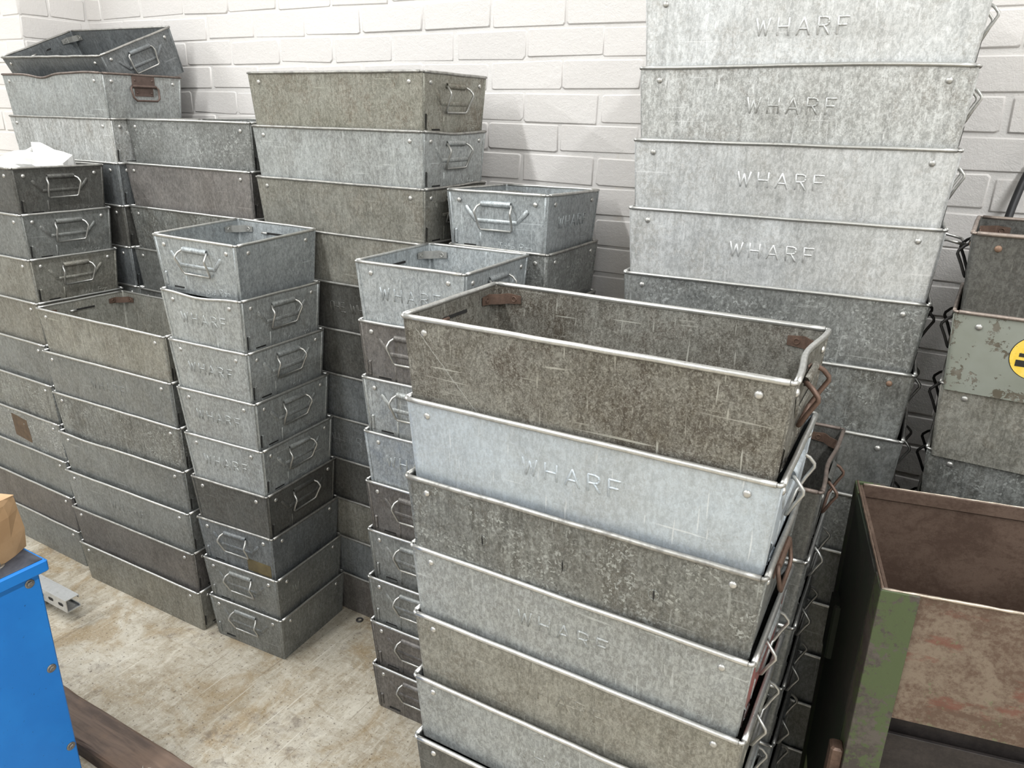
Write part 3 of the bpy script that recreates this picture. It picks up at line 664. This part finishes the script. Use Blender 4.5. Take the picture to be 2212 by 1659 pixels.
# yellow sticker on the painted tub
def stickermat():
    t = NT('yellow_sticker'); co = t.coords(False); n = t.noise(co, 60, 6, .7); n2 = t.noise(co, 260, 4, .7)
    col = t.mix(t.rng(n, .35, .7), C(.84, .56, .05), C(.88, .66, .16)); col = t.mix(t.rng(n2, .62, .7, 0, .8), col, C(.30, .14, .04))
    return t.done(col, .5, 0, n, .1, .001)
M_STICK = stickermat(); M_INK = flat('sticker_black_ink', (.02, .018, .016), .6)
disc = lambda r, y0, y1, n=40: MB().add([(r*math.cos(2*math.pi*k/n), y, r*math.sin(2*math.pi*k/n)) for y in (y0, y1) for k in range(n)], [tuple(range(n)), tuple(reversed(range(n, 2*n)))]+[(k, (k+1) % n, n+(k+1) % n, n+k) for k in range(n)])
stk = tag(face_part('sticker', disc(.0355, -.0008, .0006).mesh('sticker'), 'H', 2, 0, -.150, -.061, M_STICK), 'round yellow sticker with black print')
tag(obj('sticker_border', disc(.0367, -.0003, .0006).mesh('sticker_border'), stk, M_INK), None)
pr = letters('PL', .0052, .0012, .0019, .0009, -.0168, .0105)
pr.box((-.0235, -.0004, -.0003), (.010, .0004, .0058)); pr.box((-.0262, -.0004, -.0165), (.012, .0004, -.0058)); pr.box((-.0150, -.0004, .0200), (-.0128, .0004, .0228))
obj('sticker_print', pr.mesh('sticker_print'), stk, M_INK, Matrix.Translation((0, -.0008, 0)))

# ------------------------------------------------------------------ white bag in the far left stack
def bag():
    r = random.Random(11); n, m = 26, 14; vs = []; fs = []
    w = [(r.uniform(2, 9), r.uniform(0, 6.3), r.uniform(2, 7), r.uniform(0, 6.3), r.uniform(.3, 1)) for _ in range(9)]
    for j in range(m+1):
        ph = math.pi*j/m
        for i in range(n):
            th = 2*math.pi*i/n
            q = sum(a*math.sin(k*th+p)*math.cos(l*ph+o) for k, p, l, o, a in w)/9
            q2 = abs(math.sin(3*th+2*ph)) * .12
            rr = 1+.55*q+q2
            vs.append((.125*rr*math.sin(ph)*math.cos(th), .075*rr*math.sin(ph)*math.sin(th), .058*rr*math.cos(ph)+(.022*math.exp(-((th-.5)/.35)**2) if j < 6 else 0)))
    for j in range(m):
        for i in range(n): fs.append((j*n+i, (j+1)*n+i, (j+1)*n+(i+1) % n, j*n+(i+1) % n))
    return mesh('plastic_bag', vs, fs, flat('white_plastic', (.83, .82, .79), .45, 0, .04, 20, .3))
o = obj('plastic_bag', bag()); o.location = (-2.43, 1.330, 1.254); o.rotation_euler = (0, 0, R(8))
tag(o, 'crumpled white plastic bag lying in the far left open tub', 'bag')

# ------------------------------------------------------------------ blue cabinet with carton
def bluemat():
    t = NT('blue_enamel'); co = t.coords(False); n = t.noise(co, 6, 5, .6); n2 = t.noise(co, 170, 4, .7)
    col = t.mix(t.rng(n, .35, .65), C(.010, .185, .60), C(.014, .225, .68)); col = t.mix(t.rng(n2, .67, .72, 0, .8), col, C(.006, .02, .05))
    return t.done(col, .42, 0, t.noise(co, 500, 3), .12, .0006)
M_BLUE = bluemat()
def topmat():
    t = NT('worn_blue_top'); co = t.coords(False); n = t.noise(co, 26, 8, .72, .6)
    col = t.mix(t.rng(n, .38, .60), C(.035, .042, .06), C(.085, .095, .12)); col = t.mix(t.rng(t.noise(co, 150, 4), .64, .72, 0, .7), col, C(.2, .22, .25))
    return t.done(col, .38, .2, n, .15, .0008)
M_TOP = topmat(); M_BOLT = rimmat('bolt_zinc', (.34, .32, .29), .8, .4, .6)
cab = empty('metal_cabinet', (-1.66, .34, 0)); tag(cab, 'bright blue steel cabinet with dark worn top and side bolts', 'cabinet')
cl = lambda x, y, z: (x+1.66, y-.34, z)
mb = MB().box(cl(-1.90, .03, .0), cl(-1.405, .634, .597), .003); obj('body', mb.mesh('body', M_BLUE), cab)
mb = MB().box(cl(-1.925, .005, .592), cl(-1.385, .645, .618), .003); tp = obj('top_plate', mb.mesh('top_plate', M_BLUE), cab)
obj('worn_surface', MB().box(cl(-1.919, .011, .617), cl(-1.391, .639, .6200), .001).mesh('worn_surface', M_TOP), tp)
def bolt(r, h):
    mb = MB(); n = 16
    mb.add([(z, r*q*math.cos(2*math.pi*k/n), r*q*math.sin(2*math.pi*k/n)) for q, z in ((1, -.0005), (1, .0012), (.8, .0022)) for k in range(n)],
           [(i*n+k, i*n+(k+1) % n, (i+1)*n+(k+1) % n, (i+1)*n+k) for i in range(2) for k in range(n)]+[tuple(range(2*n, 3*n))])
    mb.add([(z, r*.62*q*math.cos(math.pi*k/3), r*.62*q*math.sin(math.pi*k/3)) for q, z in ((1, .001), (1, h*.8), (.8, h)) for k in range(6)],
           [(i*6+k, i*6+(k+1) % 6, (i+1)*6+(k+1) % 6, (i+1)*6+k) for i in range(2) for k in range(6)]+[tuple(range(12, 18))])
    mb.tube([(h*.7, 0, 0), (h*1.25, 0, 0)], r*.27, 8)
    return mb.mesh('bolt', M_BOLT)
BOLT = bolt(.0092, .0055)
for v, z in ((.6135, .5725), (.6180, .3690), (.6215, .1635)):
    obj('bolt', BOLT, cab, m=Matrix.Translation(cl(-1.405, v, z)))
obj('bolt', bolt(.013, .008), cab, m=Matrix.Translation(cl(-1.4335, .578, .6200)) @ Matrix.Rotation(R(-90), 4, 'Y'))
def kraftmat():
    t = NT('kraft_card'); co = t.coords(False); n = t.noise(co, 14, 5, .6); n2 = t.noise(co, 330, 3, .7)
    return t.done(t.mix(t.rng(n, .35, .65), C(.42, .26, .135), C(.50, .325, .18)), .75, 0, t.math('ADD', n, t.math('MULTIPLY', n2, .3)), .25, .002)
M_KRAFT = kraftmat()
carton = empty('cardboard_carton', (-1.500, .532, .6202), (0, 0, R(21))); tag(carton, 'brown kraft carton with folded top on the blue cabinet', 'box')
def cshell():
    x, y, h = .085, .095, .118; mb = MB(); vs = []; fs = []; n = 24
    for z, k, w in ((0, .985, 0), (.04, 1, .0015), (.085, 1, .002), (.108, .985, .002), (.118, .955, .0015)):
        for i in range(n):
            q = 4*i/n; f = int(q); s = (q-f)*2-1; e = .93
            px, py = ((s*x*e, -y), (x, s*y*e), (-s*x*e, y), (-x, -s*y*e))[f]
            b = 1+w/x*math.sin(3*s+z*60+f)
            vs.append((px*k*b, py*k*b, z+(.004*math.sin(5*q) if z > .1 else 0)))
    for j in range(4):
        for i in range(n): fs.append((j*n+i, j*n+(i+1) % n, (j+1)*n+(i+1) % n, (j+1)*n+i))
    fs.append(tuple(reversed(range(n)))); return mb.add(vs, fs).mesh('shell', M_KRAFT, False)
obj('shell', cshell(), carton)
for s in (-1, 1):
    obj('flap', MB().add([(-.080, s*.089, .1165), (.080, s*.089, .1165), (.076, s*.010, .123), (-.076, s*.010, .1225), (-.080, s*.089, .115), (.080, s*.089, .115), (.076, s*.010, .1215), (-.076, s*.010, .121)],
        [(0, 1, 2, 3), (7, 6, 5, 4), (0, 4, 5, 1), (2, 6, 7, 3), (1, 5, 6, 2), (3, 7, 4, 0)]).mesh('flap', M_KRAFT), carton)

# ------------------------------------------------------------------ strut channels, beam and bits on the floor
M_STRUT = rimmat('strut_zinc', (.66, .665, .66), .7, .35, .3)
def channel(name, label, x0, x1, y, z, rz=0):
    """slotted C channel, 41 mm, mouth towards +x-side edge (+y)"""
    root = empty(name, (x1, y, z), (0, 0, R(rz))); tag(root, label, 'channel')
    L = x1-x0; w = .041; t = .0025; lip = .009
    prof = [(w/2, lip), (w/2, 0), (-w/2, 0), (-w/2, w), (w/2, w), (w/2, w-lip), (w/2-t, w-lip), (w/2-t, w-t), (-w/2+t, w-t), (-w/2+t, t), (w/2-t, t), (w/2-t, lip)]
    n = len(prof); vs = [(x, p[0], p[1]) for x in (-L, 0) for p in prof]
    fs = [(i, n+i, n+(i+1) % n, (i+1) % n) for i in range(n)]
    q = [(0, 1, 10, 11), (1, 2, 9, 10), (2, 3, 8, 9), (3, 4, 7, 8), (4, 5, 6, 7)]
    fs += [tuple(n+i for i in f) for f in q]+[tuple(reversed(f)) for f in q]
    obj('channel', mesh('channel', vs, fs, M_STRUT), root)
    for i in range(int(L/.05)):
        c = -.028-i*.05; pts = [(c+.010*math.copysign(1, math.cos(a))*.7+.0055*math.cos(a), .0055*math.sin(a)) for a in [math.pi*k/6 for k in range(12)]]
        obj('slot', MB().add([(px, -w/2-.0004, w/2+py) for px, py in pts], [tuple(range(12))]).mesh('slot', M_BLACK), root)
    return root
channel('strut_channel', 'upper slotted zinc strut channel sticking out beside the blue cabinet', -2.62, -2.024, .985, .041)
channel('strut_channel', 'lower zinc strut channel on the floor under the other channel', -2.80, -2.180, .965, 0)
def woodmat():
    t = NT('dark_stained_timber'); co = t.coords(False)
    g = t.noise(t.coords(False, (.08, 1, 1)), 60, 6, .65, .5); b = t.noise(co, 14, 5, .6)
    col = t.mix(t.rng(g, .36, .64), C(.075, .050, .038), C(.17, .115, .085)); col = t.mix(t.rng(b, .45, .65, 0, .55), col, C(.19, .12, .08))
    col = t.mix(t.rng(t.noise(co, 9, 3, .5), .62, .7, 0, .8), col, C(.045, .028, .026))
    return t.done(col, .62, 0, g, .35, .002)
M_WOOD = woodmat()
def beam():
    r = random.Random(5); n = 30; L0, L1 = -2.4, -.86; vs = []; fs = []
    prof = [(.695, 0), (.695, .037), (.699, .0415), (.703, .043), (.780, .045), (.7845, .0435), (.787, .039), (.787, 0)]
    for i in range(n+1):
        x = L0+(L1-L0)*i/n
        for p in prof: vs.append((x, p[0]+r.uniform(-.0015, .0015), p[1]+(r.uniform(-.0012, .0012) if p[1] > 0 else 0)))
    m = len(prof)
    for i in range(n):
        for k in range(m): fs.append((i*m+k, i*m+(k+1) % m, (i+1)*m+(k+1) % m, (i+1)*m+k))
    fs += [tuple(range(m)), tuple(reversed(range(n*m, (n+1)*m)))]
    return mesh('timber_beam', vs, fs, M_WOOD)
tag(obj('timber_beam', beam()), 'dark brown timber beam lying on the floor beside the cabinet', 'beam')
M_SPL = flat('pale_splinter', (.72, .66, .56), .7)
for nm, lb, x, y, z, rz, L in (('wood_splinter', 'long pale wood splinter on the dark timber beam', -1.335, .722, .0448, -38, .028), ('wood_splinter', 'short pale splinter beside the longer one on the beam', -1.322, .733, .0448, 15, .016)):
    o = obj(nm, MB().add([(-L/2, 0, 0), (0, -.0016, 0), (L/2, .0003, 0), (0, .0012, 0), (0, 0, .0018)], [(0, 1, 4), (1, 2, 4), (2, 3, 4), (3, 0, 4), (0, 3, 2, 1)]).mesh(nm, M_SPL)); o.location = (x, y, z); o.rotation_euler = (0, 0, R(rz)); tag(o, lb, 'splinter')
o = obj('steel_washer', MB().tube([(.0085*math.cos(q*math.pi/10), .0085*math.sin(q*math.pi/10), .0022) for q in range(20)], .0026, 6, closed=True).mesh('steel_washer', M_WIRE['dark'], True)); o.location = (-1.312, 1.424, .0004)
tag(o, 'small dark washer on the floor between two stacks', 'washer')

# ------------------------------------------------------------------ heavy steel bin, lower right
def rustmat(name, a, b, paint=None, pamt=.5, red=None):
    t = NT(name); co = t.coords(False); n = t.noise(t.coords(False, (.5, 1, 1)), 14, 8, .7, .6); f = t.noise(co, 120, 5, .75)
    col = t.mix(t.rng(t.math('ADD', t.math('MULTIPLY', n, .6), t.math('MULTIPLY', f, .4)), .45, .565), C(*a), C(*b))
    if red: col = t.mix(t.rng(t.noise(t.coords(False, (.35, 1, 1)), 22, 6, .7), .55, .62, 0, .75), col, C(*red))
    if paint:
        k = t.math('ADD', t.math('MULTIPLY', t.noise(co, 9, 6, .6), .6), t.math('MULTIPLY', t.noise(co, 100, 5, .75), .4))
        col = t.mix(t.rng(k, .50-.1*(pamt-.5), .53-.1*(pamt-.5)), C(*paint), col) if pamt >= .5 else t.mix(t.rng(k, .56, .60), col, C(*paint))
    col = t.mix(t.rng(f, .60, .68, 0, .5), col, C(.05, .03, .022))
    return t.done(col, .62, .15, t.math('ADD', n, f), .3, .0012)
M_POST = rustmat('green_paint_on_steel', (.055, .046, .040), (.095, .082, .070), (.070, .092, .040), .9)
M_PANEL = rustmat('rusted_panel', (.105, .066, .046), (.20, .155, .115), (.13, .14, .075), .3, (.155, .058, .040))
M_INSIDE = rustmat('rust_inside', (.085, .052, .037), (.135, .09, .066))
M_SIDE = rustmat('dark_green_side', (.022, .021, .017), (.036, .034, .027), (.020, .027, .016), .6)
M_UNDER = rustmat('recess_shade_steel', (.020, .016, .015), (.036, .029, .027))  # near-black tone carries the shade of the recess below the front panel
M_WELD = rimmat('bare_steel_edge', (.50, .42, .34), .6, .42, .5)
skip = empty('steel_bin', (.0159, .9834, 0), (0, 0, R(11.6))); tag(skip, 'rusty brown open steel bin with green corner post, lower right', 'bin')
LX, LY, ZT, ZP = .43, .342, .86, .655; t_ = .005
pw = .048
for (x, y, sx, sy) in ((0, 0, 1, 1), (LX, 0, -1, 1), (LX, LY, -1, -1), (0, LY, 1, -1)):
    mb = MB()
    a, b = sorted((x, x+sx*pw)); c, d = sorted((y, y+sy*t_)); mb.box((a, c, 0), (b, d, ZT), .0008)
    a, b = sorted((x, x+sx*t_)); c, d = sorted((y+sy*t_*.9, y+sy*pw)); mb.box((a, c, 0), (b, d, ZT-.0006), .0008)
    obj('corner_post', mb.mesh('corner_post', M_POST), skip)
obj('front_panel', MB().box((pw-.004, .007, ZP), (LX-pw+.004, .012, ZT-.001), .0006).mesh('front_panel', M_PANEL), skip)
obj('back_panel', MB().box((.006, LY-.012, .36), (LX-.006, LY-.007, ZT-.004), .0006).mesh('back_panel', M_INSIDE), skip)
obj('side_panel', MB().box((.006, .012, .36), (.011, LY-.012, ZT-.002), .0006).mesh('side_panel', M_INSIDE), skip)
obj('side_panel', MB().box((LX-.011, .012, .36), (LX-.006, LY-.012, ZT-.002), .0006).mesh('side_panel', M_INSIDE), skip)
obj('floor_panel', MB().box((.011, .012, .40), (LX-.011, LY-.012, .406)).mesh('floor_panel', M_INSIDE), skip)
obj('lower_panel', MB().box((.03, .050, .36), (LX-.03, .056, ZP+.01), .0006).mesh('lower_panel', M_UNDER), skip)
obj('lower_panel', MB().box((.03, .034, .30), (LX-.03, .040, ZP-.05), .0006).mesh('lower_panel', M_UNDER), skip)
obj('back_lip', MB().box((.012, LY-.016, ZT-.022), (LX-.012, LY-.010, ZT+.001), .001).mesh('back_lip', M_INSIDE), skip)
r_ = random.Random(8)
def weld(p, q, rad):
    n = 34; pts = [Vector(p).lerp(Vector(q), i/n)+Vector((r_.uniform(-1, 1), r_.uniform(-1, 1), r_.uniform(-1, 1)))*rad*.10 for i in range(n+1)]
    return MB().tube(pts, [rad*r_.uniform(.75, 1.2) for _ in pts], 6).mesh('weld_bead', M_WELD, True)
obj('weld_bead', weld((.002, .004, ZT), (LX, .010, ZT), .0021), skip); obj('weld_bead', weld((.012, LY-.013, ZT+.001), (LX, LY-.013, ZT+.001), .0016), skip)
M_BEADRUST = rimmat('rust_edge', (.17, .115, .085), .3, .6, .5)
o = obj('weld_bead', weld((.003, .004, ZT), (.004, LY, ZT), .0019), skip); o.data.materials[0] = M_BEADRUST
obj('side_skin', MB().box((-.001, pw+.001, .30), (.0058, LY-pw-.001, ZT-.004), .0006).mesh('side_skin', M_SIDE), skip)
obj('side_lug', MB().box((-.012, .235, .56), (.002, .285, .67), .003).mesh('side_lug', M_SIDE), skip)
hook = obj('foot_bracket', MB().box((-.018, .006, .42), (.001, .030, .578), .003).mesh('foot_bracket', M_STRAP['rust']), skip)
obj('foot_bar', MB().tube([(-.012, -.004, .535), (.04, -.008, .533)], .008, 12).mesh('foot_bar', M_WELD, True), skip)

# ------------------------------------------------------------------ black cable on the wall, right
pts = [(.098, 1.742, 1.10), (.100, 1.748, 1.20), (.103, 1.758, 1.26), (.109, 1.772, 1.31), (.120, 1.786, 1.362), (.142, 1.800, 1.415), (.178, 1.808, 1.462), (.23, 1.812, 1.50), (.30, 1.812, 1.52), (.38, 1.812, 1.50), (.44, 1.810, 1.44), (.47, 1.80, 1.34), (.475, 1.78, 1.20)]
def smooth(pts, n=5):
    out = []; P = [Vector(p) for p in pts]
    for i in range(len(P)-1):
        p0, p1, p2, p3 = P[max(i-1, 0)], P[i], P[i+1], P[min(i+2, len(P)-1)]
        for k in range(n):
            t = k/n; out.append(.5*((2*p1)+(p2-p0)*t+(2*p0-5*p1+4*p2-p3)*t*t+(3*p1-p0-3*p2+p3)*t**3))
    return out+[P[-1]]
tag(obj('rubber_cable', MB().tube(smooth(pts), .0075, 10).mesh('rubber_cable', flat('black_rubber', (.012, .012, .014), .4, 0, .2, 30, .05), True)), 'thick black rubber cable against the wall behind the far right stack', 'cable')
